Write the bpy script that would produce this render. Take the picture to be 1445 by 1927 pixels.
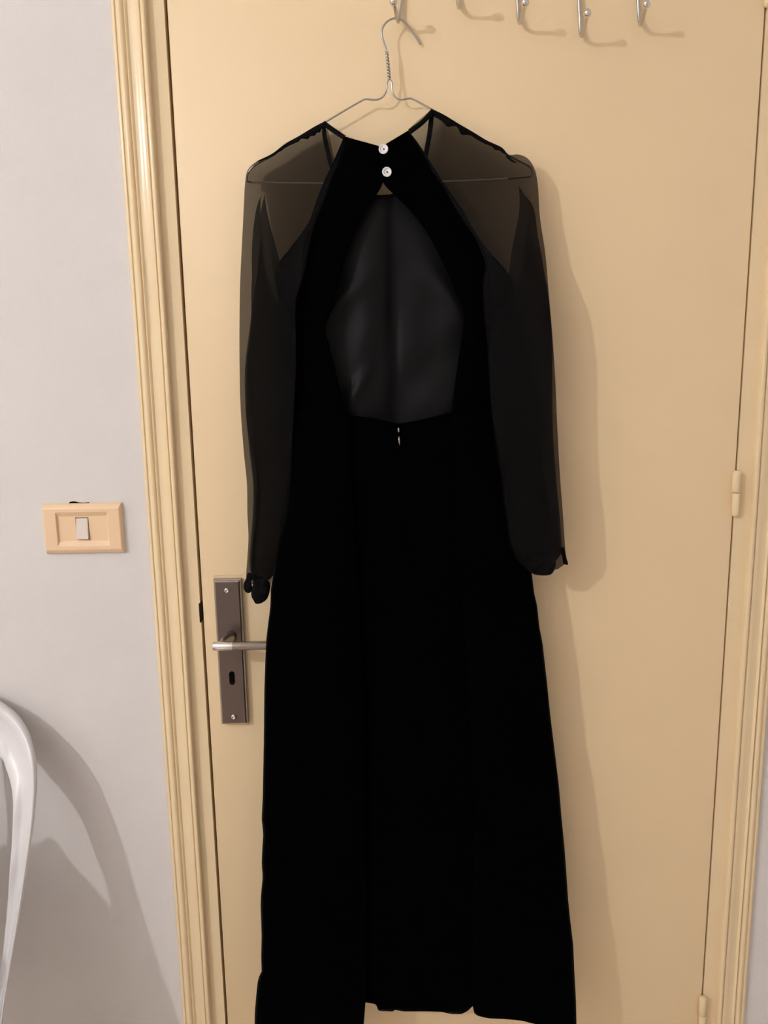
import bpy, bmesh, math, random
from mathutils import Vector, Matrix, noise

random.seed(7)
S = bpy.context.scene
for o in list(bpy.data.objects):
    bpy.data.objects.remove(o)

# ------------------------------------------------------------------ camera
# X right along the wall, Y into the wall (door face at Y = 0), Z up; metres.
W_PX, H_PX, F_PX = 1445.0, 1927.0, 1447.0
CAM_D, CAM_Z = 1.13, 1.42
CAM_R = Matrix.Rotation(math.radians(90 - 10.06), 3, 'X') @ Matrix.Rotation(math.radians(-0.945), 3, 'Z')
CAM_P = Vector((0, -CAM_D, CAM_Z))
cam_data = bpy.data.cameras.new('camera')
cam_data.sensor_fit = 'AUTO'
cam_data.sensor_width = 36.0
cam_data.lens = 36.0 * F_PX / H_PX
cam_data.clip_start = 0.02
cam = bpy.data.objects.new('camera', cam_data)
S.collection.objects.link(cam)
cam.matrix_world = Matrix.Translation(CAM_P) @ CAM_R.to_4x4()
S.camera = cam

# ------------------------------------------------------------------ light
LAMP = Vector((-2.12, -2.12, 2.50))      # the room's hanging bulb
LAMP_R = 0.022
LAMP_WATTS = 277.0
LAMP_COL = (1.0, 1.0, 1.0)
lamp_light = bpy.data.lights.new('ceiling_lamp_offscreen', 'POINT')
lamp_light.energy = LAMP_WATTS; lamp_light.color = LAMP_COL; lamp_light.shadow_soft_size = LAMP_R
lamp_ob = bpy.data.objects.new('ceiling_lamp_offscreen', lamp_light)
S.collection.objects.link(lamp_ob); lamp_ob.location = LAMP
world = bpy.data.worlds.new('world')
S.world = world
world.use_nodes = True
world.node_tree.nodes['Background'].inputs[0].default_value = (0.0, 0.0, 0.0, 1)
world.node_tree.nodes['Background'].inputs[1].default_value = 1.0
S.view_settings.view_transform = 'Standard'
S.view_settings.look = 'None'
S.view_settings.gamma = 1.0
S.view_settings.use_curve_mapping = False
S.view_settings.exposure = 0.0
S.cycles.max_bounces = 16
S.cycles.diffuse_bounces = 8
S.cycles.transparent_max_bounces = 48

# ------------------------------------------------------------------ helpers
def P(px, py, d):
    """World point seen at photo pixel (px, py), standing d metres in front of the door face."""
    v = CAM_R @ Vector(((px - W_PX / 2) / F_PX, -(py - H_PX / 2) / F_PX, -1.0))
    return CAM_P + v * ((CAM_D - d) / v.y)

def link(name, me, mat=None, parent=None, smooth=True):
    o = bpy.data.objects.new(name, me)
    S.collection.objects.link(o)
    if mat:
        me.materials.append(mat)
    if smooth:
        for p in me.polygons:
            p.use_smooth = True
    if parent:
        o.parent = parent
        o.matrix_parent_inverse = parent.matrix_world.inverted()
    return o

def mesh(name, verts, faces, mat=None, parent=None, smooth=True):
    me = bpy.data.meshes.new(name)
    me.from_pydata([tuple(v) for v in verts], [], faces)
    bm = bmesh.new(); bm.from_mesh(me)
    bmesh.ops.recalc_face_normals(bm, faces=bm.faces)
    bm.to_mesh(me); bm.free()
    me.update()
    return link(name, me, mat, parent, smooth)

def empty(name, loc, label, cat, group=None):
    o = bpy.data.objects.new(name, None)
    o.empty_display_size = 0.05
    S.collection.objects.link(o)
    o.location = loc
    bpy.context.view_layer.update()
    o['label'] = label; o['category'] = cat
    if group: o['group'] = group
    return o

def struct(o, label):
    o['kind'] = 'structure'; o['label'] = label
    return o

def box_data(x0, x1, y0, y1, z0, z1):
    v = [(x, y, z) for x in (x0, x1) for y in (y0, y1) for z in (z0, z1)]
    f = [(0, 1, 3, 2), (4, 6, 7, 5), (0, 4, 5, 1), (2, 3, 7, 6), (0, 2, 6, 4), (1, 5, 7, 3)]
    return v, f

def boxes(name, bs, mat, parent=None, bevel=0.0, seg=2):
    V, Fc = [], []
    for b in bs:
        v, f = box_data(*b); n = len(V)
        V += v; Fc += [tuple(i + n for i in q) for q in f]
    o = mesh(name, V, Fc, mat, parent, smooth=False)
    if bevel:
        m = o.modifiers.new('bevel', 'BEVEL'); m.width = bevel; m.segments = seg
        m.limit_method = 'ANGLE'
        for p in o.data.polygons: p.use_smooth = True
        w = o.modifiers.new('wn', 'WEIGHTED_NORMAL'); w.keep_sharp = True
    return o

def cr(p0, p1, p2, p3, t):
    return 0.5 * ((2 * p1) + (-p0 + p2) * t + (2 * p0 - 5 * p1 + 4 * p2 - p3) * t * t + (-p0 + 3 * p1 - 3 * p2 + p3) * t ** 3)

def resample(pts, n, closed=False):
    """Catmull-Rom resample of a list of Vectors to n points."""
    m = len(pts); out = []
    for i in range(n):
        s = i / n * m if closed else i / (n - 1) * (m - 1)
        k = min(int(s), m - 1 if closed else m - 2); t = s - k
        if closed:
            q = [pts[(k + j) % m] for j in (-1, 0, 1, 2)]
        else:
            q = [pts[max(0, min(m - 1, k + j))] for j in (-1, 0, 1, 2)]
            if k == 0: q[0] = 2 * pts[0] - pts[1]
            if k == m - 2: q[3] = 2 * pts[m - 1] - pts[m - 2]
        out.append(cr(*q, t))
    return out

def interp(y, tab):
    if y <= tab[0][0]: return tab[0][1]
    for (a, va), (b, vb) in zip(tab, tab[1:]):
        if y <= b: return va + (vb - va) * (y - a) / (b - a)
    return tab[-1][1]

def tube_data(pts, rad, seg=10, cap=True):
    """Rotation-minimising tube through points; rad is a number or list."""
    n = len(pts)
    R = rad if isinstance(rad, (list, tuple)) else [rad] * n
    T = [(pts[min(i + 1, n - 1)] - pts[max(i - 1, 0)]).normalized() for i in range(n)]
    ref = Vector((0, 0, 1)) if abs(T[0].z) < 0.9 else Vector((1, 0, 0))
    N = (ref - T[0] * ref.dot(T[0])).normalized()
    V, Fc = [], []
    for i in range(n):
        N = (N - T[i] * N.dot(T[i])).normalized()
        B = T[i].cross(N)
        for j in range(seg):
            a = 2 * math.pi * j / seg
            V.append(pts[i] + (N * math.cos(a) + B * math.sin(a)) * R[i])
    for i in range(n - 1):
        for j in range(seg):
            k = (j + 1) % seg
            Fc.append((i * seg + j, i * seg + k, (i + 1) * seg + k, (i + 1) * seg + j))
    if cap:
        Fc.append(tuple(range(seg))); Fc.append(tuple((n - 1) * seg + j for j in range(seg)))
    return V, Fc

def tube(name, pts, rad, mat, parent=None, seg=10):
    V, Fc = tube_data(pts, rad, seg)
    return mesh(name, V, Fc, mat, parent)

def lathe(name, prof, origin, axis, mat, parent=None, seg=24):
    """prof: (radius, height) pairs spun about axis from origin."""
    axis = axis.normalized()
    u = axis.orthogonal().normalized(); w = axis.cross(u)
    V, Fc = [], []
    for r, h in prof:
        for j in range(seg):
            a = 2 * math.pi * j / seg
            V.append(origin + axis * h + (u * math.cos(a) + w * math.sin(a)) * r)
    for i in range(len(prof) - 1):
        for j in range(seg):
            k = (j + 1) % seg
            Fc.append((i * seg + j, i * seg + k, (i + 1) * seg + k, (i + 1) * seg + j))
    Fc.append(tuple(range(seg))); Fc.append(tuple((len(prof) - 1) * seg + j for j in range(seg)))
    return mesh(name, V, Fc, mat, parent)

def grid_mesh(name, G, mat, parent=None, solid=0.0, close_u=False, skip=None):
    nr, nc = len(G), len(G[0])
    V = [p for row in G for p in row]
    Fc = []
    for i in range(nr - 1):
        for j in range(nc if close_u else nc - 1):
            if skip and skip(i / (nr - 1), j / (nc - 1)): continue
            k = (j + 1) % nc
            Fc.append((i * nc + j, i * nc + k, (i + 1) * nc + k, (i + 1) * nc + j))
    o = mesh(name, V, Fc, mat, parent)
    if solid:
        m = o.modifiers.new('cloth thickness', 'SOLIDIFY'); m.thickness = solid; m.offset = 0
    return o

def cloth_grid(rows, nr, nc, warp=None):
    """rows: lists of (px, py, d) control points; resampled both ways, warped, then placed in the room."""
    rr = [resample([Vector(p) for p in r], nc) for r in rows]
    cols = [resample([r[j] for r in rr], nr) for j in range(nc)]
    G = []
    for i in range(nr):
        row = []
        for j in range(nc):
            q = cols[j][i].copy()
            if warp: q = warp(q, j / (nc - 1), i / (nr - 1))
            row.append(P(q.x, q.y, max(q.z, 0.0025)))
        G.append(row)
    return G

def prism(outline, y0, y1):
    """Closed prism of an (x, z) outline between two Y planes."""
    n = len(outline)
    V = [(x, y, z) for y in (y0, y1) for x, z in outline]
    return V, [tuple(range(n)), tuple(range(n, 2 * n))] + [(j, (j + 1) % n, n + (j + 1) % n, n + j) for j in range(n)]

def cut(o, V, Fc):
    """Cut a real hole into mesh object o."""
    c = mesh('cutter', V, Fc, None, None, smooth=False)
    m = o.modifiers.new('hole', 'BOOLEAN'); m.operation = 'DIFFERENCE'; m.solver = 'EXACT'; m.object = c
    bpy.context.view_layer.update()
    me = bpy.data.meshes.new_from_object(o.evaluated_get(bpy.context.evaluated_depsgraph_get()))
    o.modifiers.clear(); o.data = me
    bpy.data.objects.remove(c)

def pocket(name, outline, y0, y1, matl, parent):
    """Lining of a hole: side walls and back, open to the room."""
    V, Fc = prism(outline, y0, y1)
    return mesh(name, V, Fc[1:], matl, parent, smooth=False)

# ------------------------------------------------------------------ materials
def mat(name, col, rough=0.5, metal=0.0, spec=0.5, **kw):
    m = bpy.data.materials.new(name); m.use_nodes = True
    b = m.node_tree.nodes['Principled BSDF']
    b.inputs['Base Color'].default_value = (*col, 1)
    b.inputs['Roughness'].default_value = rough
    b.inputs['Metallic'].default_value = metal
    b.inputs['Specular IOR Level'].default_value = spec
    for k, v in kw.items():
        b.inputs[k.replace('_', ' ')].default_value = v
    return m

def add_bump(m, scale, strength, dist=0.001, stretch=(1, 1, 1), detail=4, scale2=None, strength2=0.0):
    nt = m.node_tree; b = nt.nodes['Principled BSDF']
    tc = nt.nodes.new('ShaderNodeTexCoord'); mp = nt.nodes.new('ShaderNodeMapping')
    mp.inputs['Scale'].default_value = stretch
    nt.links.new(tc.outputs['Object'], mp.inputs[0])
    prev = None
    for sc, st in ((scale, strength), (scale2, strength2)):
        if not sc: continue
        n = nt.nodes.new('ShaderNodeTexNoise'); n.inputs['Scale'].default_value = sc; n.inputs['Detail'].default_value = detail
        nt.links.new(mp.outputs[0], n.inputs['Vector'])
        bp = nt.nodes.new('ShaderNodeBump'); bp.inputs['Strength'].default_value = st; bp.inputs['Distance'].default_value = dist
        nt.links.new(n.outputs['Fac'], bp.inputs['Height'])
        if prev: nt.links.new(prev.outputs[0], bp.inputs['Normal'])
        prev = bp
    nt.links.new(prev.outputs[0], b.inputs['Normal'])
    return m

def add_mottle(m, col, amount, scale):
    """Slight uneven tint of the paint itself."""
    nt = m.node_tree; b = nt.nodes['Principled BSDF']
    tc = nt.nodes.new('ShaderNodeTexCoord')
    n = nt.nodes.new('ShaderNodeTexNoise'); n.inputs['Scale'].default_value = scale; n.inputs['Detail'].default_value = 5
    nt.links.new(tc.outputs['Object'], n.inputs['Vector'])
    r = nt.nodes.new('ShaderNodeValToRGB')
    r.color_ramp.elements[0].position = 0.3; r.color_ramp.elements[1].position = 0.7
    r.color_ramp.elements[0].color = (*[c * (1 - amount) for c in col], 1)
    r.color_ramp.elements[1].color = (*[min(1, c * (1 + amount)) for c in col], 1)
    nt.links.new(n.outputs['Fac'], r.inputs[0]); nt.links.new(r.outputs[0], b.inputs['Base Color'])
    return m

WALLC = (0.675, 0.655, 0.65)
CREAM = (0.775, 0.605, 0.38)
M_wall = add_mottle(add_bump(mat('white_plaster', WALLC, 0.75, spec=0.25), 240, 0.35, 0.0018, scale2=26, strength2=0.55), WALLC, 0.02, 9)
M_door = add_mottle(add_bump(mat('cream_door_paint', CREAM, 0.42, spec=0.35), 420, 0.05, 0.0006, scale2=9, strength2=0.05), CREAM, 0.012, 5)
M_trim = add_mottle(add_bump(mat('cream_trim_gloss_paint', (0.79, 0.635, 0.41), 0.21, spec=0.24), 60, 0.12, 0.0012, (1, 1, 0.25), scale2=14, strength2=0.12), (0.79, 0.635, 0.41), 0.02, 12)
M_ceil = mat('ceiling_paint', (0.88, 0.86, 0.84), 0.9, spec=0.1)
M_floor = add_mottle(mat('floor_tile', (0.62, 0.53, 0.44), 0.4), (0.62, 0.53, 0.44), 0.08, 3)
M_plate = add_bump(mat('brushed_bronze_metal', (0.155, 0.120, 0.108), 0.33, metal=0.85), 300, 0.05, 0.0004, (12, 1, 0.3))
M_plate_edge = mat('polished_plate_edge', (0.40, 0.36, 0.33), 0.25, metal=0.9)
M_lever = mat('satin_nickel', (0.36, 0.32, 0.29), 0.24, metal=1.0)
M_chrome = mat('polished_chrome', (0.72, 0.69, 0.66), 0.13, metal=1.0)
M_wire = mat('galvanised_wire', (0.50, 0.48, 0.45), 0.3, metal=1.0)
M_hook = mat('chromed_hook_wire', (0.58, 0.55, 0.52), 0.2, metal=1.0)
M_lockcase = mat('steel_lock_case', (0.20, 0.18, 0.17), 0.45, metal=0.8)
M_wallbox = mat('grey_wall_box_plastic', (0.06, 0.06, 0.065), 0.6)
M_swplate = mat('beige_plastic', (0.80, 0.575, 0.37), 0.32, spec=0.5)
M_rocker = mat('ivory_plastic', (0.68, 0.61, 0.54), 0.3, spec=0.5)
M_chair = mat('white_moulded_plastic', (0.70, 0.68, 0.69), 0.3, spec=0.5)
M_button = mat('pearl_white_button', (0.80, 0.79, 0.83), 0.22, spec=0.6)
M_thread = mat('button_thread', (0.05, 0.045, 0.05), 0.8)
M_velvet = add_bump(mat('black_velvet', (0.0009, 0.0009, 0.001), 0.95, spec=0.0), 26, 0.5, 0.006, (1, 1, 2.6), detail=3)
vb = M_velvet.node_tree.nodes['Principled BSDF']
vb.inputs['Sheen Weight'].default_value = 0.03
vb.inputs['Sheen Roughness'].default_value = 0.35
vb.inputs['Sheen Tint'].default_value = (0.9, 0.85, 0.85, 1)
M_lining = add_bump(mat('black_satin_lining', (0.0032, 0.0032, 0.0037), 0.5, spec=0.13), 40, 0.08, 0.002, (1, 1, 0.4))
M_binding = mat('black_binding_tape', (0.0022, 0.0021, 0.0025), 0.85, spec=0.1)
M_cloth_heap = add_bump(mat('navy_cotton', (0.012, 0.013, 0.02), 0.9, spec=0.1), 30, 0.6, 0.006)
M_cord = mat('lamp_cord_plastic', (0.6, 0.58, 0.55), 0.5)
M_bulb = mat('frosted_bulb_glass', (0.85, 0.84, 0.82), 0.4)

def chiffon(name, opacity):
    m = bpy.data.materials.new(name); m.use_nodes = True
    nt = m.node_tree; b = nt.nodes['Principled BSDF']; out = nt.nodes['Material Output']
    b.inputs['Base Color'].default_value = (0.0028, 0.0026, 0.003, 1)
    b.inputs['Roughness'].default_value = 0.8
    b.inputs['Specular IOR Level'].default_value = 0.12
    tr = nt.nodes.new('ShaderNodeBsdfTransparent'); tr.inputs[0].default_value = (1.0, 0.98, 0.96, 1)
    mx = nt.nodes.new('ShaderNodeMixShader')
    n = nt.nodes.new('ShaderNodeTexNoise'); n.inputs['Scale'].default_value = 900
    tc = nt.nodes.new('ShaderNodeTexCoord'); nt.links.new(tc.outputs['Object'], n.inputs['Vector'])
    mr = nt.nodes.new('ShaderNodeMapRange')
    mr.inputs['To Min'].default_value = opacity - 0.06; mr.inputs['To Max'].default_value = opacity + 0.06
    nt.links.new(n.outputs['Fac'], mr.inputs['Value']); nt.links.new(mr.outputs[0], mx.inputs[0])
    nt.links.new(tr.outputs[0], mx.inputs[1]); nt.links.new(b.outputs[0], mx.inputs[2]); nt.links.new(mx.outputs[0], out.inputs[0])
    return m
M_chiffon = chiffon('black_chiffon', 0.59)

# ------------------------------------------------------------------ room shell
DL, DR = -0.2785, 0.5213            # door edges
DTOP = 2.06
WY = 0.004                          # plaster plane
RX0, RX1, RY0, RZ1 = -3.1, 1.5, -3.4, 3.02
FW = 0.0225                          # visible frame strip between door and casing
OL, OR = DL - 0.0042, DR + 0.0024     # frame rebate edges
wall = boxes('wall_back', [(RX0, OL - 0.05, WY, 0.18, 0, RZ1), (OR + 0.05, RX1, WY, 0.18, 0, RZ1),
                           (OL - 0.05, OR + 0.05, WY, 0.18, DTOP + 0.055, RZ1)], M_wall)
struct(wall, 'white plaster wall around the cream door')
struct(boxes('floor', [(RX0, RX1, RY0, 0.18, -0.1, 0)], M_floor), 'brown tiled floor')
struct(boxes('ceiling', [(RX0, RX1, RY0, 0.18, RZ1, RZ1 + 0.1)], M_ceil), 'white painted ceiling')
struct(boxes('wall_left', [(RX0 - 0.1, RX0, RY0, 0.18, 0, RZ1)], M_wall), 'white plaster side wall')
struct(boxes('wall_right', [(RX1, RX1 + 0.1, RY0, 0.18, 0, RZ1)], M_wall), 'white plaster side wall by the hinges')
struct(boxes('wall_front', [(RX0, RX1, RY0 - 0.1, RY0, 0, RZ1)], M_wall), 'white plaster wall facing the door')

# door leaf with rounded arrises
door = boxes('door_1', [(DL, DR, 0.0, 0.042, 0.006, DTOP)], M_door, bevel=0.0016)
struct(door, 'flush cream painted door leaf behind the black dress')

# frame (rebated jambs and head) the leaf closes into
JY = 0.0005
frame = boxes('trim_4', [(OL - 0.0499, OL, JY, 0.16, 0, DTOP + 0.0549), (OR, OR + 0.0499, JY, 0.16, 0, DTOP + 0.0549),
                         (OL - 0.001, OR + 0.001, JY, 0.16, DTOP + 0.003, DTOP + 0.0549),
                         (OL - 0.001, OL + 0.03, 0.0435, 0.16, 0, DTOP + 0.004), (OR - 0.03, OR + 0.001, 0.0435, 0.16, 0, DTOP + 0.004)], M_trim)
struct(frame, 'cream painted door frame strip beside the door edge')
sk = [(OL - 0.0022, 1.052), (OL + 0.002, 1.052), (OL + 0.002, 1.083), (OL - 0.0022, 1.083)]
cut(frame, *prism(sk, JY - 0.002, 0.0425))
so = [(OL - 0.0021, 1.0521), (OL - 0.0004, 1.0521), (OL - 0.0004, 1.0829), (OL - 0.0021, 1.0829)]
V, Fc = prism(so, JY + 0.0008, 0.0424)
mesh('strike_hole', V, [Fc[1], Fc[2], Fc[4], Fc[5]], M_lockcase, frame, smooth=False)   # lining, open to the room and to the latch gap

# moulded casings, swept profile: s = distance from the outer edge, h = height off the plaster
PROF = [(0.0, 0.0), (0.0, 0.0075), (0.0012, 0.0087), (0.0042, 0.0087), (0.0052, 0.0070), (0.0062, 0.0072), (0.0085, 0.0102),
        (0.0115, 0.0112), (0.0148, 0.0102), (0.0162, 0.0072), (0.0170, 0.0070), (0.0176, 0.0100), (0.0190, 0.0118), (0.0206, 0.0112),
        (0.0222, 0.0092), (0.0260, 0.0092), (0.0310, 0.0108), (0.0355, 0.0122), (0.0384, 0.0122), (0.0392, 0.0102), (0.0400, 0.0104),
        (0.0408, 0.0134), (0.0425, 0.0146), (0.0455, 0.0146), (0.0466, 0.0138), (0.0470, 0.0120), (0.0470, 0.0)]
def casing(name, x_outer, sgn, label):
    V, Fc = [], []
    zs = [0.0 + i * (DTOP + 0.02) / 60 for i in range(61)]
    n = len(PROF)
    for z in zs:
        for s, h in PROF:
            wob = 0.0005 * noise.noise(Vector((s * 60, z * 7, sgn))) if h > 0.001 else 0
            V.append((x_outer + sgn * s + 0.0006 * noise.noise(Vector((z * 3, 5, sgn))), WY - h - wob, z))
    for i in range(len(zs) - 1):
        for j in range(n - 1):
            Fc.append((i * n + j, i * n + j + 1, (i + 1) * n + j + 1, (i + 1) * n + j))
    Fc.append(tuple(range(n))); Fc.append(tuple((len(zs) - 1) * n + j for j in range(n)))
    o = mesh(name, V, Fc, M_trim)
    m = o.modifiers.new('es', 'EDGE_SPLIT'); m.split_angle = math.radians(50)
    return struct(o, label)
casing('trim_1', OL - FW - 0.047, 1, 'cream moulded door casing beside the light switch')
casing('trim_2', OR + FW + 0.047, -1, 'cream moulded door casing beside the hinges')
struct(boxes('trim_3', [(OL - FW - 0.047, OR + FW + 0.047, WY - 0.0146, WY, DTOP + 0.02, DTOP + 0.075)], M_trim, bevel=0.002), 'cream casing over the door head')

# ------------------------------------------------------------------ door furniture (parts of the door)
PX, PZ, PW, PH = -0.2378, 1.0060, 0.0415, 0.2325
def loops_mesh(name, loops, matl, parent, smooth=False):
    """loops: (cx, cz, half w, half h, y) nested rectangles lofted and capped."""
    V, Fc = [], []
    for cx, cz, hw, hh, y in loops:
        V += [(cx - hw, y, cz - hh), (cx + hw, y, cz - hh), (cx + hw, y, cz + hh), (cx - hw, y, cz + hh)]
    for i in range(len(loops) - 1):
        for j in range(4):
            k = (j + 1) % 4
            Fc.append((i * 4 + j, i * 4 + k, (i + 1) * 4 + k, (i + 1) * 4 + j))
    Fc.append((0, 1, 2, 3)); n = len(loops) * 4
    Fc.append((n - 4, n - 3, n - 2, n - 1))
    return mesh(name, V, Fc, matl, parent, smooth)
hw, hh = PW / 2, PH / 2
plate = loops_mesh('handle_plate', [(PX, PZ, hw, hh, 0.0), (PX, PZ, hw, hh, -0.0068), (PX, PZ, hw - 0.0006, hh - 0.0006, -0.0076), (PX, PZ, hw - 0.0018, hh - 0.0018, -0.0078),
                                    (PX, PZ, hw - 0.0022, hh - 0.0022, -0.0108), (PX, PZ, hw - 0.0034, hh - 0.0034, -0.0118)], M_plate_edge, door)
plate['label'] = 'stepped bronze-toned metal handle plate'
plate_face = loops_mesh('plate_face', [(PX, PZ, hw - 0.0034, hh - 0.0034, -0.0116), (PX, PZ, hw - 0.0036, hh - 0.0036, -0.0120)], M_plate, plate)
for sz in (PZ + hh - 0.0165, PZ - hh + 0.0135):
    sc = lathe('screw', [(0.0042, 0), (0.0042, 0.0006), (0.0036, 0.0017), (0.0022, 0.0024), (0.0019, 0.0022), (0.0017, 0.0012), (0.0002, 0.0012)],
               Vector((PX - 0.0002, -0.0119, sz)), Vector((0, -1, 0)), M_chrome, plate, 20)
# keyhole: rounded slot
kz = 0.9665
ko = []
for j in range(24):
    a = 2 * math.pi * (j + .5) / 24
    ko.append((PX + 0.0005 + 0.0046 * math.cos(a), kz + 0.0046 * math.sin(a) + (0.0066 if math.sin(a) >= 0 else -0.0066)))
for o in (plate_face, plate, door):
    cut(o, *prism(ko, -0.02, 0.030))
ki = [(PX + 0.0005 + (x - PX - 0.0005) * .985, kz + (z - kz) * .993) for x, z in ko]
pocket('keyhole', ki, -0.0112, 0.0298, M_lockcase, plate)
# lever: round neck, mitred polished elbow, straight bar
LZ = 1.0330
neck = tube('lever_handle', [Vector((PX + 0.001, -0.0075, LZ)), Vector((PX + 0.001, -0.018, LZ)), Vector((PX - 0.001, -0.030, LZ)), Vector((PX - 0.003, -0.044, LZ)), Vector((PX - 0.0035, -0.052, LZ))],
            [0.0100, 0.0098, 0.0088, 0.0070, 0.0058], M_lever, door, 20)
neck['label'] = 'satin metal lever handle with polished elbow'
el = []
V, Fc = tube_data([Vector((x, -0.0525, LZ)) for x in (PX - 0.0165, PX - 0.0160, PX - 0.0145, PX + 0.013)], [0.0045, 0.0060, 0.0068, 0.0068], 20)
mesh('lever_elbow', V, Fc, M_chrome, neck).modifiers.new('es', 'EDGE_SPLIT')
V, Fc = tube_data([Vector((x, -0.0525, LZ)) for x in (PX + 0.013, PX + 0.0131, PX + 0.085, PX + 0.087, PX + 0.088)], [0.0064, 0.0066, 0.0066, 0.006, 0.004], 20)
mesh('lever_bar', V, Fc, M_lever, neck).modifiers.new('es', 'EDGE_SPLIT')

# brushed-over paint bead standing round the top and left of the plate
bead = [(PX - hw - 0.0012, PZ + hh - 0.06), (PX - hw - 0.0010, PZ + hh - 0.02), (PX - hw - 0.0012, PZ + hh + 0.0015), (PX - hw + 0.006, PZ + hh + 0.0040), (PX, PZ + hh + 0.0052), (PX + hw - 0.004, PZ + hh + 0.0050), (PX + hw + 0.002, PZ + hh + 0.0062)]
bp = resample([Vector((x, 0.0002, z)) for x, z in bead], 60)
bp = [q + Vector((0, 0, 0.0006 * noise.noise(Vector((i * .35, 0, 0))))) for i, q in enumerate(bp)]
tube('paint_bead', bp, [0.0008 + 0.0004 * noise.noise(Vector((i * .5, 3, 0))) for i in range(60)], M_trim, door, 8)

# hinges on the hinge edge
def hinge(z0, z1, zs):
    hx, hy = DR + 0.0005, -0.0052
    r = 0.0062
    up = lathe('hinge', [(r * 0.6, z1 - zs), (r * 0.95, z1 - zs - 0.002), (r, z1 - zs - 0.004), (r * 1.05, 0.0016), (r * 0.9, 0.0008), (r * 0.5, 0.0006)],
               Vector((hx - 0.0008, hy, zs)), Vector((0, 0, 1)), M_trim, door, 20)
    lathe('hinge_knuckle', [(r * 0.5, 0), (r * 0.88, -0.0005), (r * 0.93, -0.002), (r * 0.92, -(zs - z0) + 0.006), (r * 0.8, -(zs - z0) + 0.002), (r * 0.35, -(zs - z0))],
          Vector((hx + 0.0004, hy, zs)), Vector((0, 0, 1)), M_trim, up, 20)
    return up
hm0, hm1, hms = P(1386, 973, 0.008).z, P(1391, 886, 0.008).z, P(1388, 928, 0.008).z
hinge(hm0, hm1, hms)
zt = P(1441, 12, 0.008).z; hinge(zt, zt + 0.072, zt + 0.035)
zb = P(1320, 1878, 0.008).z; hinge(zb - 0.072, zb, zb - 0.036)

# ------------------------------------------------------------------ light switch
c = P(159.2, 993.5, -0.004)
sx, sz = c.x, c.z
w2, h2 = 0.0592, 0.0380
switch = empty('light_switch', (sx, WY, sz - h2), 'beige rectangular light switch plate with one ivory rocker on white wall', 'light switch')
def sl(hw, hh, h): return (sx, sz, hw, hh, WY - h)
pl = loops_mesh('cover_plate', [sl(w2, h2, 0), sl(w2, h2, 0.0022), sl(w2 - 0.001, h2 - 0.0015, 0.0055), sl(w2 - 0.0022, h2 - 0.0055, 0.0086), sl(w2 - 0.0035, h2 - 0.0075, 0.0092),
                                sl(0.0385, 0.0258, 0.0092), sl(0.0367, 0.0190, 0.0052),
                                (sx - 0.0010, sz, 0.0097, 0.0171, WY - 0.0052), (sx - 0.0010, sz, 0.0097, 0.0171, WY - 0.0008)], M_swplate, switch)
bm_ = pl.modifiers.new('bevel', 'BEVEL'); bm_.width = 0.0005; bm_.segments = 2
V, Fc = [], []
rx, rw, rh = sx - 0.0010, 0.0088, 0.0158
V = [(rx - rw, WY - 0.0007, sz - rh), (rx + rw, WY - 0.0007, sz - rh), (rx + rw, WY - 0.0007, sz + rh), (rx - rw, WY - 0.0007, sz + rh),
     (rx - rw, WY - 0.0098, sz - rh), (rx + rw, WY - 0.0098, sz - rh), (rx + rw, WY - 0.0056, sz + rh), (rx - rw, WY - 0.0056, sz + rh)]
Fc = [(0, 1, 2, 3), (4, 5, 6, 7), (0, 1, 5, 4), (1, 2, 6, 5), (2, 3, 7, 6), (3, 0, 4, 7)]
rk = mesh('rocker', V, Fc, M_rocker, switch, smooth=False)
rk['label'] = 'ivory rocker'
m = rk.modifiers.new('bevel', 'BEVEL'); m.width = 0.0009; m.segments = 3
# broken-out hole of the wall box, a sliver of it showing above the plate
arc = [(-0.0135, 0.0), (-0.012, 0.0018), (-0.0085, 0.0027), (-0.004, 0.0027), (0.0, 0.0014), (0.004, 0.0008), (0.011, 0.0006), (0.0165, 0.0012), (0.018, 0.0)]
wo = [(sx - 0.007 + a, sz + h2 + b) for a, b in arc] + [(sx + 0.011, sz + h2 - 0.03), (sx - 0.0205, sz + h2 - 0.03)]
cut(wall, *prism(wo, WY - 0.002, WY + 0.035))
mx_, mz_ = sum(p[0] for p in wo) / len(wo), sum(p[1] for p in wo) / len(wo)
pocket('wall_box_edge', [(mx_ + (x - mx_) * .995, mz_ + (z - mz_) * .995) for x, z in wo], WY + 0.0012, WY + 0.0348, M_wallbox, switch)

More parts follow.
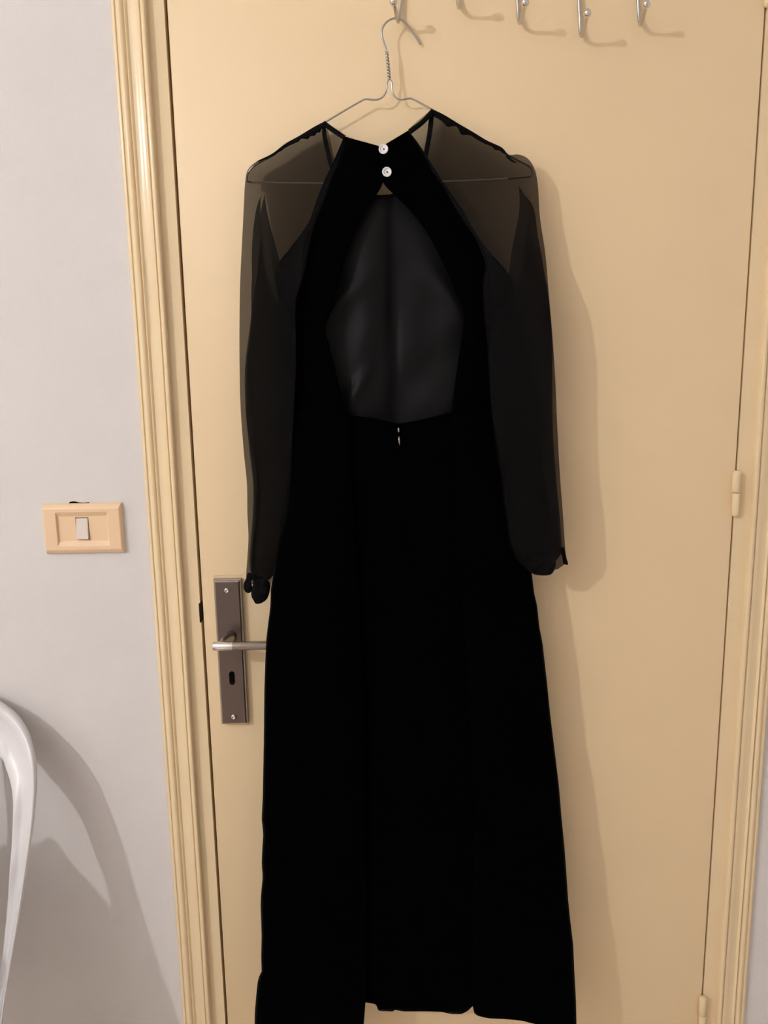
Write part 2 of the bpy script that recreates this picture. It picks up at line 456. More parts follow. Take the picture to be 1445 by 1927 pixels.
# ------------------------------------------------------------------ coat rack on the door
rack = empty('coat_rack', P(977, -95, 0.0), 'chrome wire coat rack with five ball-ended hooks mounted on door', 'coat rack')
pa, pb = P(700, -95, 0.004), P(1260, -102, 0.004)
rail = boxes('rail', [(pa.x, pb.x, -0.006, 0.0, pa.z - 0.008, pa.z + 0.008)], M_hook, rack, bevel=0.002)
HOOKS = [  # rod points then arm points to the ball, (px, py, d)
    [(759, -95, .006), (757, -60, .006), (754, 0, .0055), (751, 28, .007), (749.5, 40, .012), (748, 38, .021), (745, 24, .034), (742, 10, .044), (740.5, 3, .048)],
    [(857, -95, .006), (858, -60, .006), (860.5, -10, .0055), (862, 8, .007), (863, 14, .012), (864, 11, .021), (865, -3, .034), (866, -16, .045), (866, -26, .052)],
    [(968, -98, .006), (970, -60, .006), (973.5, 0, .0055), (975.5, 32, .007), (977.5, 43, .012), (980, 40, .021), (983.5, 26, .034), (986.5, 14, .045), (988, 5, .052)],
    [(1084, -99, .006), (1086, -60, .006), (1089.5, 0, .0055), (1092, 56, .007), (1094, 67, .012), (1096.5, 63, .021), (1100, 48, .034), (1103, 34, .045), (1105, 25, .052)],
    [(1196, -100, .006), (1198, -60, .006), (1200.5, 0, .0055), (1202.5, 34, .007), (1204.5, 46, .012), (1207, 43, .021), (1211, 29, .034), (1214, 17, .045), (1216, 8, .052)],
]
for hp in HOOKS:
    pts = resample([P(*q) for q in hp], 40)
    h = tube('hook', pts, 0.0025, M_hook, rack, 12)
    ce = pts[-1]
    prof = [(0.00535 * math.sin(a), -0.00535 * math.cos(a)) for a in [math.pi * i / 12 for i in range(1, 12)]]
    lathe('ball_tip', prof, ce, Vector((0, -1, 0.3)), M_chrome, h, 16)

# ------------------------------------------------------------------ wire hanger
hang = empty('wire_hanger', P(738, 345, 0.018), 'bent silver wire hanger holding the black dress', 'hanger')
WR = 0.00125
hook_pts = [(729, 112, .0185), (727.5, 98, .019), (724, 85, .020), (719.5, 71, .0215), (718, 60, .022), (721, 50, .0215), (728, 41, .020), (738, 35.5, .018),
            (748, 34.5, .0155), (758, 38.5, .0125), (768, 49, .0085), (780, 66, .005), (791, 84, .0035)]
hk = tube('hanger_hook', resample([P(*q) for q in hook_pts], 70), WR * 1.1, M_wire, hang, 10)
a0, a1 = P(727.5, 97, .019), P(732.5, 149, .018)
V, Fc = [], []
for ph in (0, math.pi):
    pts = []
    for i in range(90):
        t = i / 89; w = 2 * math.pi * 4.3 * t + ph
        r = 0.00135
        pts.append(a0.lerp(a1, t) + Vector((math.cos(w) * r, math.sin(w) * r, 0)))
    v, f = tube_data(pts, WR, 8); k = len(V)
    V += v; Fc += [tuple(i + k for i in q) for q in f]
mesh('twisted_neck', V, Fc, M_wire, hang)
frame_px = [(732, 147), (728, 157), (727, 168), (724, 177), (718, 184), (709, 187.5), (699, 187.5), (688, 186.5), (676, 192), (612, 229.5), (545, 270), (515, 291.5), (495, 302.5), (476, 314),
            (466.5, 326), (465, 336), (471, 342.5), (540, 344), (615, 345), (730, 345), (840, 341.5), (940, 337), (992, 333.5), (1001, 329), (1001, 321), (994, 312), (960, 294), (905, 261),
            (850, 227.5), (812, 205.5), (790, 193.5), (775, 186), (764, 186), (753, 187.5), (744, 183), (738.5, 175), (737.5, 162), (736, 153), (733, 148)]
fp = [P(x, y, .018 if 480 < x < 990 else .019) for x, y in frame_px]
tube('hanger_frame', resample(fp, 260), WR, M_wire, hang, 8)

# ------------------------------------------------------------------ the dress
dress = empty('evening_dress', P(735, 1975, 0.07), 'long black velvet dress with sheer chiffon sleeves and open keyhole back', 'dress')

def nz(a, b, c=0.0): return noise.noise(Vector((a, b, c)))

# silhouettes (photo pixels by row)
SIL_L = [(770, 548), (850, 541), (930, 532), (1000, 524), (1080, 513), (1110, 508), (1125, 508), (1145, 507), (1175, 503), (1200, 500), (1240, 498), (1300, 496), (1400, 495), (1500, 493), (1540, 491),
         (1570, 494), (1600, 492), (1625, 491), (1650, 493), (1680, 490), (1705, 489), (1760, 491), (1800, 490), (1828, 491), (1842, 484), (1870, 481), (1905, 478), (1990, 477)]
SIL_R = [(770, 925), (850, 945), (930, 963), (1000, 982), (1080, 1002), (1115, 1006), (1140, 1012), (1180, 1016), (1210, 1022), (1280, 1030), (1340, 1036), (1390, 1042), (1430, 1047), (1480, 1053),
         (1530, 1057), (1590, 1063), (1630, 1066), (1690, 1070), (1730, 1074), (1780, 1080), (1830, 1082), (1880, 1085), (1927, 1086), (1990, 1089)]
CR_L = [(770, 655), (900, 660), (1080, 672), (1300, 683), (1500, 685), (1700, 687), (1886, 687), (1927, 684), (1990, 680)]
CR_R = [(770, 850), (900, 862), (1100, 868), (1250, 880), (1380, 888), (1470, 893), (1600, 897), (1750, 893), (1890, 890), (1990, 889)]
D_L = [(770, .046), (1000, .062), (1130, .076), (1350, .078), (1540, .078), (1990, .086)]
D_R = [(770, .046), (1000, .050), (1400, .054), (1700, .070), (1927, .083), (1990, .085)]
D_C = [(770, .056), (1200, .064), (1600, .068), (1990, .074)]

def crumple(px, py):
    k = max(0.0, min(1.0, (py - 1150) / 500.0))
    return k * (0.0075 * nz(px * .012, py * .022, 1) + 0.005 * nz(px * .028, py * .05, 4)) + 0.0022 * nz(px * .02, py * .006, 9)

ys = [772, 830, 900, 980, 1060, 1130, 1200, 1300, 1400, 1500, 1600, 1700, 1800, 1900]
NS = 14
def side_panel(sil, dsil, cre, sgn, hem):
    rows = []
    for i in range(120):
        v = i / 119
        row = []
        for j in range(34):
            u = j / 31.0
            uu = min(u, 1.0)
            y1 = interp(uu, hem)
            # top edge dips from the side to the crease
            y0 = 772 + 10 * uu
            y = y0 + (y1 - y0) * v
            xs, xc = interp(y, sil), interp(y, cre)
            de, dc = interp(y, dsil), interp(y, D_C)
            x = xs + (xc - xs) * (1 - (1 - uu) ** 1.25)
            bul = (0.016 + 0.010 * v) * max(0.0, math.sin(math.pi * min(1, 0.04 + uu * 0.86))) ** 0.6
            d = de + (dc - de) * uu + bul + crumple(x, y) * min(1, uu * 8)
            if j == 32: x, d = xc - sgn * 3, dc + 0.002
            if j == 33: x, d = xc - sgn * 16, dc - 0.004
            if j == 0: d -= 0.010; x += sgn * 2.0
            row.append(P(x, y, d))
        rows.append(row)
    return rows
side_l = grid_mesh('skirt_panel', side_panel(SIL_L, D_L, CR_L, 1, [(0, 1992), (0.6, 1985), (1, 1978)]), M_velvet, dress, solid=0.0012)
side_r = grid_mesh('skirt_panel', side_panel(SIL_R, D_R, CR_R, -1, [(0, 1946), (.3, 1929), (.45, 1921), (.62, 1917), (.78, 1916), (.92, 1911), (.975, 1905), (1, 1893)]), M_velvet, dress, solid=0.0012)
HEM_C = [(672, 1884), (687, 1886), (707, 1889), (710, 1899), (713, 1902), (740, 1903), (743, 1900), (760, 1903), (800, 1903), (830, 1904), (850, 1908), (868, 1908), (880, 1902), (889, 1893), (905, 1890)]
TOP_C = [(640, 778), (655, 781), (700, 786), (750, 797), (790, 790), (848, 776), (862, 774)]
rows = []
for i in range(110):
    v = i / 109; row = []
    for j in range(60):
        u = j / 59
        yy = 780 + 1115 * v
        x0, x1 = interp(yy, CR_L) - 14, interp(yy, CR_R) + 14
        x = x0 + (x1 - x0) * u
        y0, y1 = interp(x, TOP_C), interp(x, HEM_C)
        y = y0 + (y1 - y0) * v
        d = interp(y, D_C) + 0.004 * math.sin(math.pi * u) + crumple(x, y)
        xz = 752 + (y - 800) * 0.045          # sunken centre-back seam
        d -= 0.0016 * math.exp(-((x - xz) / 3.0) ** 2)
        row.append(P(x, y, d))
    rows.append(row)
grid_mesh('skirt_panel', rows, M_velvet, dress, solid=0.0012)
# front of the skirt, towards the door
rows = []
for i in range(70):
    v = i / 69; row = []
    for j in range(50):
        u = j / 49
        y = 802 + (1845 - 802) * v
        x0, x1 = interp(y, SIL_L) + 3, interp(y, SIL_R) - 3
        x = x0 + (x1 - x0) * u
        e = abs(2 * u - 1) ** 1.6
        de = (interp(y, D_L) if u < .5 else interp(y, D_R)) - 0.010
        dm = 0.024 + 0.012 * v
        row.append(P(x, y, dm + (de - dm) * e + 0.003 * nz(x * .02, y * .004, 3)))
    rows.append(row)
grid_mesh('skirt_front', rows, M_velvet, dress, solid=0.0012)

# back straps / bodice sides: outer edge and keyhole edge, matched row by row
STRAP_L = [((648, 257), (712, 275)), ((638, 280), (719, 290)), ((624, 312), (722, 318)), ((610, 342), (721, 342)), ((598, 372), (709, 366)), ((587, 404), (686, 400)), ((578, 430), (668, 436)), ((572, 455), (653, 474)),
           ((569, 490), (643, 510)), ((566, 530), (633, 550)), ((556, 565), (619, 597)), ((552, 600), (612, 618)), ((550, 650), (620, 652)), ((549, 700), (632, 702)), ((548, 745), (644, 748)), ((547, 795), (656, 795))]
STRAP_R = [((768, 246), (716, 277)), ((785, 268), (718, 298)), ((805, 298), (716, 325)), ((825, 330), (722, 346)), ((842, 356), (745, 370)), ((860, 383), (768, 392)), ((880, 415), (792, 422)), ((896, 441), (812, 453)),
           ((910, 470), (830, 488)), ((919, 500), (846, 522)), ((924, 540), (858, 552)), ((928, 585), (869, 575)), ((928, 640), (873, 604)), ((928, 700), (866, 652)), ((928, 750), (857, 715)), ((928, 795), (848, 790))]
def strap(name, tab, dtop, dlow, flip):
    rows = []
    n = len(tab)
    for k, (a, b) in enumerate(tab):
        t = k / (n - 1)
        do = 0.022 + 0.022 * min(1, t * 1.5)
        di = dtop + (dlow - dtop) * min(1, t * 1.3)
        rows.append([(a[0] + (b[0] - a[0]) * s, a[1] + (b[1] - a[1]) * s, do + (di - do) * s + 0.007 * math.sin(math.pi * s)) for s in (0, .25, .5, .75, 1)])
    def warp(q, u, v):
        q.z += 0.0015 * nz(q.x * .03, q.y * .015, 2)
        return q
    return grid_mesh(name, cloth_grid(rows, 90, 22, warp), M_velvet, dress, solid=0.0014)
strap('back_strap', STRAP_L, .030, .056, False)
strap('back_strap', STRAP_R, .034, .056, True)

# front bodice seen through the keyhole, satin lining side, with soft vertical folds
FR = [((634, 338), (700, 368), (735, 366), (795, 338)), ((600, 385), (690, 385), (760, 385), (862, 385)), ((574, 429), (680, 430), (770, 430), (891, 432)), ((545, 468), (660, 470), (780, 470), (918, 470)),
      ((519, 506), (640, 520), (800, 520), (966, 531)), ((524, 560), (640, 580), (800, 580), (956, 575)), ((535, 640), (640, 640), (800, 640), (945, 640)),
      ((540, 720), (640, 720), (800, 720), (935, 720)), ((542, 800), (640, 805), (800, 805), (930, 800))]
def fold(q, u, v):
    x, y = q.x, q.y
    k = max(0, min(1, (y - 380) / 200))
    c0 = 737 + (y - 370) * 0.012
    wd = 9 + 14 * max(0, min(1, (y - 420) / 380))
    st = 1 / (1 + math.exp(-(x - (c0 - 8)) / (3.0 + wd * .15)))
    z = -0.013 * st * math.exp(-max(0, x - c0) / 70.0) * (.35 + .65 * k)
    z += 0.006 * math.exp(-((x - (690 - (y - 600) * .06)) / 30) ** 2) * k
    z -= 0.002 * math.exp(-((x - 747) / 4.0) ** 2) * max(0, min(1, (y - 570) / 60)) * max(0, min(1, (735 - y) / 50))
    z += 0.004 * nz((x + y * .5) * .016, (y - x * .4) * .011, 5) * k
    z += 0.007 * math.exp(-((x + (y - 545) * 0.9 - 660) / 24) ** 2) * math.exp(-((y - 570) / 50) ** 2)
    z += 0.006 * math.exp(-((x - (y - 545) * 0.6 - 838) / 22) ** 2) * math.exp(-((y - 560) / 55) ** 2)
    z += 0.006 * math.exp(-((x + (y - 740) * 0.5 - 668) / 14) ** 2) * math.exp(-((y - 735) / 40) ** 2)
    q.z += z * math.sin(math.pi * u) ** .5
    return q
rows = []
for k, r in enumerate(FR):
    t = k / (len(FR) - 1)
    dd = 0.018 + 0.010 * t
    rows.append([(r[0][0], r[0][1], dd), (r[1][0], r[1][1], dd + .006), (r[2][0], r[2][1], dd + .006), (r[3][0], r[3][1], dd)])
grid_mesh('front_bodice', cloth_grid(rows, 120, 110, fold), M_lining, dress, solid=0.001)

# sheer sleeves: one surface from the back raglan seam round the outer fold to the front raglan seam
def sleeve(tab, dO, seed, sgn):
    """tab rows: (outer, inner back, inner front)."""
    n = len(tab); rows = []
    def smap(w, t):
        if sgn > 0:
            A = interp(t, [(0, 0), (.28, 0), (.33, .08), (.40, .2), (.47, .42), (.55, .66), (.61, .80), (.70, .72), (.78, .66), (.85, .78), (.93, .80), (1, .3)])
            p = interp(t, [(0, 2.6), (.36, 2.0), (.46, 1.25), (.55, 1.0), (1, 1.0)])
        else:
            A = interp(t, [(0, 0), (.36, 0), (.40, .10), (.46, .20), (.55, .45), (.62, .70), (.9, .74), (1, .3)])
            p = interp(t, [(0, 2.6), (.42, 2.2), (.6, 1.2), (.7, 1.0), (1, 1.0)])
        return w + A * math.sin(2 * math.pi * w ** p) * (1 + .25 * math.sin(seed * 3 + w * 9) * (1 - w)) + interp(t, [(0, 0), (.5, 0), (.65, .11), (.92, .11), (1, 0)]) * math.sin(6 * math.pi * w)
    for k, (o, b, f) in enumerate(tab):
        t = k / (n - 1)
        od = interp(t, dO)
        bd = interp(t, [(0, .020), (.25, .036), (.5, .060), (1, .068)])
        fd = interp(t, [(0, .016), (.25, .020), (.45, .030), (.55, .052), (1, .060)])
        pf = interp(t, [(0, .001), (.2, .007), (.5, .012), (.85, .013), (1, .004)])
        row = []
        for q in range(20):
            w = q / 20; s = max(0.0, min(0.995, smap(w, t)))
            row.append((b[0] + (o[0] - b[0]) * s, b[1] + (o[1] - b[1]) * s, bd + (od - bd) * w + pf * math.sin(math.pi * (w * .85 + .12))))
        row.append((o[0], o[1], od))
        for q in range(19, -1, -1):
            w = q / 20; s = max(0.0, min(0.995, smap(w, t)))
            row.append((f[0] + (o[0] - f[0]) * s, f[1] + (o[1] - f[1]) * s, fd + (od - fd) * w - pf * .8 * math.sin(math.pi * (w * .85 + .12))))
        rows.append(row)
    def warp(q, u, v):
        amp = interp(v, [(0, 0), (.24, 0), (.34, 2), (.5, 5), (.8, 6), (.93, 5), (1, 2)])
        win = abs(math.sin(2 * math.pi * u)) ** 0.7
        inner = min(1, min(u, 1 - u) * 9)
        ph = seed + 1.6 * nz(v * 1.6, seed) + v * 1.2
        q.x += amp * win * inner * math.sin(2 * math.pi * u * 5 + ph)
        q.z += amp * 0.0004 * inner * math.cos(2 * math.pi * u * 7 + ph * 1.4)
        q.z += 0.0012 * nz(q.x * .03, q.y * .02, seed) * inner
        return q
    return grid_mesh('sleeve', cloth_grid(rows, 170, 160, warp), M_chiffon, dress)
SL_L = [((611, 228), (614, 230), (613, 231)), ((590, 240), (648, 256), (621, 262)), ((562, 257), (646, 285), (627, 292)), ((537, 271), (630, 322), (634, 318)), ((512, 290), (616, 355), (622, 350)),
        ((484, 303), (604, 392), (600, 390)), ((466, 320), (594, 420), (580, 424)), ((461, 345), (585, 446), (556, 458)), ((459, 385), (578, 480), (537, 484)), ((456, 450), (571, 520), (520, 512)),
        ((452, 530), (558, 558), (528, 560)), ((450, 610), (556, 612), (554, 612)), ((450, 690), (557, 690), (555, 690)), ((452, 770), (553, 770), (551, 770)), ((458, 850), (549, 850), (547, 850)),
        ((464, 910), (546, 915), (544, 915)), ((465, 965), (541, 972), (539, 972)), ((467, 1010), (534, 1020), (532, 1020)), ((465, 1050), (524, 1060), (522, 1060)), ((463, 1080), (514, 1088), (512, 1088)), ((463, 1097), (509, 1106), (507, 1106))]
SL_R = [((812, 205), (810, 207), (811, 208)), ((832, 214), (768, 246), (808, 240)), ((862, 232), (782, 268), (803, 276)), ((888, 247), (800, 298), (800, 306)), ((915, 264), (818, 330), (815, 340)),
        ((944, 277), (836, 356), (848, 372)), ((957, 291), (852, 383), (872, 404)), ((975, 290.5), (872, 415), (893, 436)), ((993, 298), (890, 441), (915, 466)), ((1006, 318), (904, 470), (938, 500)),
        ((1012, 350), (914, 500), (967, 531)), ((1016, 410), (909, 540), (955, 560)), ((1026, 475), (911, 585), (940, 590)), ((1033, 545), (916, 635), (920, 635)), ((1040, 625), (919, 690), (921, 690)),
        ((1046, 715), (923, 755), (925, 755)), ((1050, 810), (932, 830), (934, 830)), ((1055, 900), (943, 903), (945, 903)), ((1060, 965), (951, 965), (953, 965)), ((1063, 1012), (956, 1005), (958, 1005)), ((1065, 1040), (964, 1037), (966, 1037)),
        ((1066, 1058), (978, 1058), (980, 1058)), ((1050, 1071), (1000, 1079), (1002, 1079))]
sleeve(SL_L, [(0, .018), (.3, .019), (.5, .045), (1, .058)], 0.7, 1)
sleeve(SL_R, [(0, .018), (.25, .019), (.42, .033), (.6, .046), (1, .058)], 2.9, -1)

# gathered cuffs
def lobe(pts, d, th, seed):
    """Soft puckered pad bounded by a pixel outline."""
    cx = sum(p[0] for p in pts) / len(pts); cy = sum(p[1] for p in pts) / len(pts)
    ring = resample([Vector((x, y, 0)) for x, y in pts], 40, closed=True)
    V, Fc = [], []
    prof = [(1.0, 0), (.93, .45), (.75, .8), (.45, 1.0), (.12, .85)]
    lev = [(s, h) for s, h in reversed(prof)] + [(s, -h) for s, h in prof[1:]]
    for s, h in lev:
        for q in ring:
            x, y = cx + (q.x - cx) * s, cy + (q.y - cy) * s
            V.append(P(x, y, d + h * th * (1 + .5 * nz(x * .12, y * .12, seed))))
    m = len(ring)
    for i in range(len(lev) - 1):
        for j in range(m):
            k = (j + 1) % m
            Fc.append((i * m + j, i * m + k, (i + 1) * m + k, (i + 1) * m + j))
    Fc.append(tuple(range(m))); Fc.append(tuple((len(lev) - 1) * m + j for j in range(m)))
    return V, Fc
def cuff(lobes):
    V, Fc = [], []
    for pts, d, th, seed in lobes:
        v, f = lobe(pts, d, th, seed); k = len(V)
        V += v; Fc += [tuple(i + k for i in q) for q in f]
    return mesh('cuff', V, Fc, M_binding, dress)
cuff([([(466, 1078), (463, 1088), (459, 1097), (458, 1106), (461, 1113), (466, 1116), (471, 1115), (474, 1110), (474, 1101), (472, 1094), (477, 1088), (474, 1080)], .060, .006, 1),
      ([(474, 1082), (476, 1096), (473, 1110), (473, 1122), (477, 1130), (481, 1136), (489, 1136), (497, 1132), (503, 1126), (507, 1115), (509, 1100), (500, 1088), (486, 1084)], .064, .008, 2)])
cuff([([(985, 1052), (992, 1069), (1003, 1080), (1018, 1083), (1034, 1082), (1042, 1075), (1046, 1060), (1040, 1046), (1015, 1040)], .062, .008, 3),
      ([(1050, 1032), (1057, 1046), (1060, 1060), (1066, 1063), (1069, 1061), (1066, 1050), (1064, 1040), (1060, 1030)], .058, .003, 4)])

# bindings and seam allowances
def ribbon(name, pts, widths, d, matl=M_binding, wav=0.0, seed=0):
    """Flat tape along pixel points; widths in px, laid to the lower side of the line."""
    base = resample([Vector((x, y, 0)) for x, y in pts], 50)
    G = []
    for s in (0, .5, 1):
        row = []
        for i, q in enumerate(base):
            t = i / 49
            a, b = base[max(0, i - 1)], base[min(49, i + 1)]
            tg = (b - a).normalized(); nm = Vector((-tg.y, tg.x, 0))
            if nm.y < 0: nm = -nm
            w = interp(t, widths) * (1 + (wav * nz(t * 14, seed) if s == 1 else 0))
            dd = interp(t, d) if isinstance(d, list) else d
            pnt = q + nm * w * s
            row.append(P(pnt.x, pnt.y, dd + 0.0008 * math.sin(math.pi * s)))
        G.append(row)
    return grid_mesh(name, G, matl, dress, solid=0.0008)
ribbon('neck_binding', [(611, 227.5), (630, 242), (650, 255)], [(0, 9), (1, 9)], [(0, .020), (1, .030)])
ribbon('neck_binding', [(768, 244), (790, 228), (804, 214), (812, 204.5)], [(0, 10), (1, 8)], [(0, .033), (1, .020)])
ribbon('front_neck_binding', [(612, 231), (615, 258), (621, 285), (628, 312), (642, 338), (665, 356), (700, 366), (722, 367), (745, 363), (775, 348), (792, 320), (797, 290), (804, 250), (808, 212)],
       [(0, 5), (.05, 8), (.3, 8), (1, 9)], [(0, .017), (.2, .0165), (.5, .022), (.8, .0165), (1, .017)])
ribbon('shoulder_seam', [(612, 228), (590, 239.5), (562, 256.5), (537, 270.5), (512, 289.5), (485, 303)], [(0, 3), (.06, 12), (.16, 14), (.4, 9), (.75, 4.5), (1, 1.5)], .0205, wav=.7, seed=3)
ribbon('shoulder_seam', [(812, 205.5), (835, 216), (862, 232.5), (888, 247.5), (915, 264), (940, 276), (953, 288), (963, 300), (972, 306)], [(0, 3), (.06, 12), (.2, 13), (.45, 8), (.8, 5), (1, 1.5)], .0205, wav=.8, seed=8)

# buttons
def button(px, py, d, tilt):
    o = P(px, py, d)
    r = 0.0064
    prof = [(r * .5, -.0022), (r * .92, -.0016), (r, 0), (r * .97, .0008), (r * .84, .0013), (r * .70, .0008), (r * .62, -.0002), (r * .42, -.0007), (r * .26, -.0004), (r * .05, -.0006)]
    b = lathe('button', prof, o, Vector(tilt), M_button, dress, 28)
    b['label'] = 'white pearl button'
    lathe('thread', [(r * .17, -.0008), (r * .17, .0001), (r * .05, .0003)], o + Vector((0.0004, 0, 0)), Vector(tilt), M_thread, b, 10)
button(721.5, 280.5, .0425, (-.12, -1, .05))
button(728, 323.5, .0455, (.10, -1, .08))
# zip slider and pull at the top of the centre-back seam
zp = tube('zip_pull', resample([P(750.5, 820, .0655), P(750.8, 826, .068), P(751.4, 833, .068), P(752, 839.5, .066)], 12), [.0004, .0009, .0012, .0014, .0015, .0015, .0015, .0014, .0013, .0011, .0008, .0003], M_lever, dress, 10)
lathe('zip_slider', [(.0008, 0), (.0016, .001), (.0014, .006), (.0006, .007)], P(750, 814, .064), Vector((0, 0, 1)), M_lever, zp, 10)

# ------------------------------------------------------------------ white chair against the wall
chair_c = P(-150, 1320, 0.04).x
chair = empty('plastic_chair', (chair_c, -0.45, 0), 'white moulded plastic chair with open rounded back against white wall', 'chair')
OUT = [(-150, 1288, -0.004), (-95, 1291, -0.004), (-45, 1303, -0.003), (0, 1322, 0), (28, 1341, 0.006), (50, 1371, 0.017), (63, 1408, 0.032), (69, 1450, 0.046), (68, 1500, 0.061), (61, 1570, 0.082), (49, 1650, 0.104), (36, 1730, 0.127), (24, 1800, 0.147), (13, 1865, 0.167), (3, 1935, 0.188), (-8, 2040, 0.22)]
INN = [(-150, 1392, 0.016), (-95, 1394, 0.016), (-50, 1401, 0.018), (0, 1426, 0.034), (12, 1449, 0.042), (20, 1475, 0.053), (24, 1505, 0.066), (24, 1540, 0.078), (22, 1590, 0.091), (18, 1640, 0.106), (15, 1690, 0.114), (9, 1755, 0.133), (2, 1815, 0.151), (-7, 1875, 0.169), (-17, 1940, 0.188), (-30, 2040, 0.22)]
def ring_rows():
    o = resample([Vector(q) for q in OUT], 70); i = resample([Vector(q) for q in INN], 70)
    sec = [(0.0, -.012), (-.02, -.004), (0.0, .004), (.08, .010), (.18, .011), (.28, .006), (.38, .000), (.7, -.002), (.93, .001), (1.0, -.002), (1.0, -.010), (.6, -.014), (.25, -.014)]
    R = []
    for a, b in zip(o, i):
        R.append([P(a.x + (b.x - a.x) * s, a.y + (b.y - a.y) * s, a.z + (b.z - a.z) * s + h + 0.017) for s, h in sec])
    x0 = [q.x for q in R[0]]
    for k in range(16):                # close the crown exactly on the chair's centre line
        w = 1 - k / 16
        R[k] = [Vector((q.x + (chair_c - R0) * w, q.y, q.z)) for q, R0 in zip(R[k], x0)] if k else [Vector((chair_c, q.y, q.z)) for q in R[0]]
    L = [[Vector((2 * chair_c - q.x, q.y, q.z)) for q in r] for r in R]
    return list(reversed(L))[:-1] + R
ring = grid_mesh('backrest', ring_rows(), M_chair, chair, close_u=True)
# two flat slats in the opening, leaning with the back
ring_line = [(P(*q).z, q[2] + 0.008) for q in reversed(INN)]
def on_back(px, py):
    """Point of the chair back that shades wall pixel (px, py)."""
    w = P(px, py, -WY)
    lo, hi = 0.0, 0.4
    for _ in range(40):
        m = (lo + hi) / 2; q = w.lerp(LAMP, m)
        if -q.y < interp(q.z, ring_line): lo = m
        else: hi = m
    return w.lerp(LAMP, lo)
ea = [on_back(x, y) for x, y in ((3, 1432), (6, 1500), (10, 1578), (12, 1650))]
eb = [on_back(x, y) for x, y in ((64, 1452), (58, 1520), (52, 1590), (46, 1660))]
ztop, zbot = P(-60, 1412, .02).z, P(-8, 2040, .220).z - 0.01
def edge_x(e, z):
    t = (z - e[0].z) / (e[-1].z - e[0].z)
    return e[0].x + (e[-1].x - e[0].x) * t
for sg in (-1, 1):
    G = []
    for k in range(26):
        z = ztop + (zbot - ztop) * k / 25
        xa, xb = edge_x(ea, z), edge_x(eb, z)
        if xb - xa < 0.03: xb = xa + 0.03
        if sg < 0: xa, xb = 2 * chair_c - xa, 2 * chair_c - xb
        y = -interp(z, ring_line)
        G.append([Vector((xa + (xb - xa) * a, y + b, z)) for a, b in ((0, 0), (.04, -.003), (.5, -.0045), (.96, -.003), (1, 0), (.96, .003), (.5, .0035), (.04, .003))])
    grid_mesh('back_slat', G, M_chair, chair, close_u=True)
bl = P(-8, 2040, .220)
sw = bl.x - chair_c
SEATZ = bl.z
# seat: dished rounded slab
G = []
for k in range(20):
    t = k / 19
    y = bl.y + 0.03 - 0.46 * t
    wdt = (sw + 0.005) * (1 + 0.12 * math.sin(math.pi * min(1, t * .8))) * (1 - 0.25 * max(0, t - .85) / .15)
    sec = []
    for j in range(24):
        a = 2 * math.pi * j / 24
        ca, sa = math.cos(a), math.sin(a)
        xx = wdt * math.copysign(abs(ca) ** .35, ca)
        zz = SEATZ - 0.004 + 0.016 * math.copysign(abs(sa) ** .6, sa) - (0.010 * (1 - abs(ca)) if sa > 0 else 0) * math.sin(math.pi * t)
        sec.append(Vector((chair_c + xx, y, zz)))
    G.append(sec)
seat = grid_mesh('seat', G, M_chair, chair, close_u=True)
bm = bmesh.new(); bm.from_mesh(seat.data); bmesh.ops.holes_fill(bm, edges=bm.edges); bm.to_mesh(seat.data); bm.free()
for sx_ in (-1, 1):
    for yy, sp_ in ((bl.y + 0.0, 0.03), (bl.y - 0.38, -0.03)):
        tube('leg', resample([Vector((chair_c + sx_ * (sw - .02), yy, SEATZ - 0.005)), Vector((chair_c + sx_ * (sw - .01), yy + sp_ * .4, SEATZ * .5)), Vector((chair_c + sx_ * (sw + .012), yy + sp_, 0.0))], 14),
             [.021 - .008 * i / 13 for i in range(14)], M_chair, chair, 14)

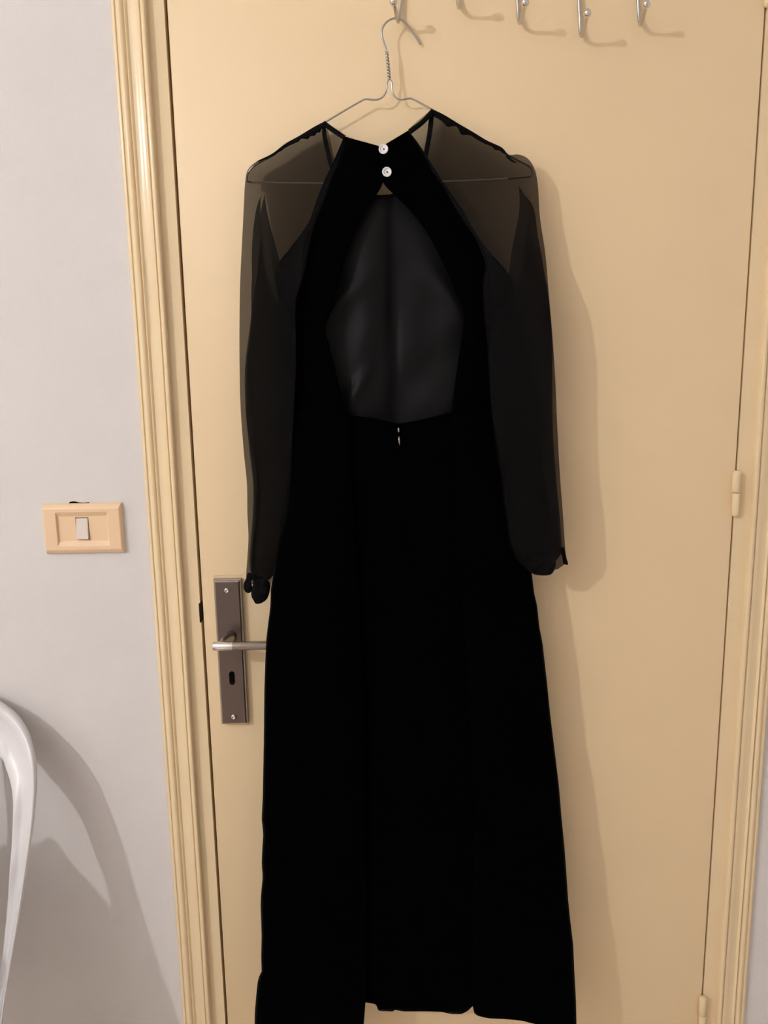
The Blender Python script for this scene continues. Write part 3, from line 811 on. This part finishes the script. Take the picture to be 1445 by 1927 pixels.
# clothes heaped on the chair seat (their shadow shows inside the chair's shadow)
HY = -0.17                             # crest of the heap, leaning on the chair back
def toward(px, py):
    w = P(px, py, -WY)
    return w.lerp(LAMP, (w.y - HY) / (w.y - LAMP.y))
crest = [toward(x, y) for x, y in ((-60, 1600), (0, 1581), (30, 1582), (55, 1583), (70, 1577), (84, 1571), (95, 1570), (108, 1588), (124, 1612), (150, 1640), (175, 1668), (196, 1692), (216, 1725))]
prof_h = [(q.x, q.z) for q in crest]
x_lo, x_hi = chair_c - 0.16, prof_h[-1][0] + 0.012
prof_h = [(x_lo, SEATZ + 0.03), (x_lo + 0.05, prof_h[0][1] - 0.05)] + [p for p in prof_h if p[0] > x_lo + 0.07] + [(x_hi, SEATZ + 0.02)]
V, Fc = [], []
nx, ny = 90, 40
for i in range(nx):
    x = x_lo + (x_hi - x_lo) * i / (nx - 1)
    top = interp(x, prof_h)
    for j in range(ny):
        t = j / (ny - 1)
        wob = noise.noise(Vector((x * 14, t * 5, 1)))
        if t < .35:                    # rear face up to the crest
            k = t / .35
            y, zz = bl.y - 0.012 + (HY - bl.y + 0.012) * k, SEATZ + 0.008 + (top - SEATZ - 0.008) * k
        else:                          # front slope down to the seat
            k = (t - .35) / .65
            y = HY + (bl.y - 0.03 - 0.27 * min(1, (x_hi - x) / 0.12) - HY) * (1 - (1 - k) ** 1.3)
            zz = SEATZ + 0.008 + (top - SEATZ - 0.008) * (1 - k ** 1.5)
            zz -= 0.045 * abs(wob) * math.sin(math.pi * k)
            y += (0.02 * noise.noise(Vector((x * 30, t * 6, 7))) + 0.012 * noise.noise(Vector((x * 60 + t * 9, t * 14, 2)))) * math.sin(math.pi * k)
        V.append((x, y, max(zz, SEATZ + 0.008)))
for i in range(nx - 1):
    for j in range(ny - 1):
        Fc.append((i * ny + j, i * ny + j + 1, (i + 1) * ny + j + 1, (i + 1) * ny + j))
rim = [i * ny for i in range(nx)] + [(nx - 1) * ny + j for j in range(1, ny)] + [i * ny + ny - 1 for i in range(nx - 2, -1, -1)] + [j for j in range(ny - 2, 0, -1)]
Fc.append(tuple(rim))
me = bpy.data.meshes.new('clothes_heap'); me.from_pydata(V, [], Fc)
me.update()
heap = link('clothes_heap', me, M_cloth_heap)
heap['label'] = 'dark navy clothes heaped on the white chair seat'; heap['category'] = 'clothes'

# ------------------------------------------------------------------ the room's lamp
lamp = empty('pendant_lamp', (LAMP.x, LAMP.y, RZ1), 'bare lit bulb hanging from the ceiling on a cord', 'lamp')
lathe('bulb', [(.8 * LAMP_R * math.sin(a), .8 * LAMP_R * math.cos(a)) for a in [math.pi * (i + .5) / 16 for i in range(16)]], LAMP, Vector((0, 0, 1)), M_bulb, lamp, 24)
lathe('socket', [(.008, .020), (.014, .023), (.015, .07), (.008, .085)], LAMP, Vector((0, 0, 1)), M_cord, lamp, 20)
tube('cord', [LAMP + Vector((0, 0, .08)), Vector((LAMP.x, LAMP.y, RZ1))], .003, M_cord, lamp, 8)
lathe('ceiling_rose', [(.045, 0), (.045, -.012), (.02, -.025)], Vector((LAMP.x, LAMP.y, RZ1)), Vector((0, 0, 1)), M_cord, lamp, 24)
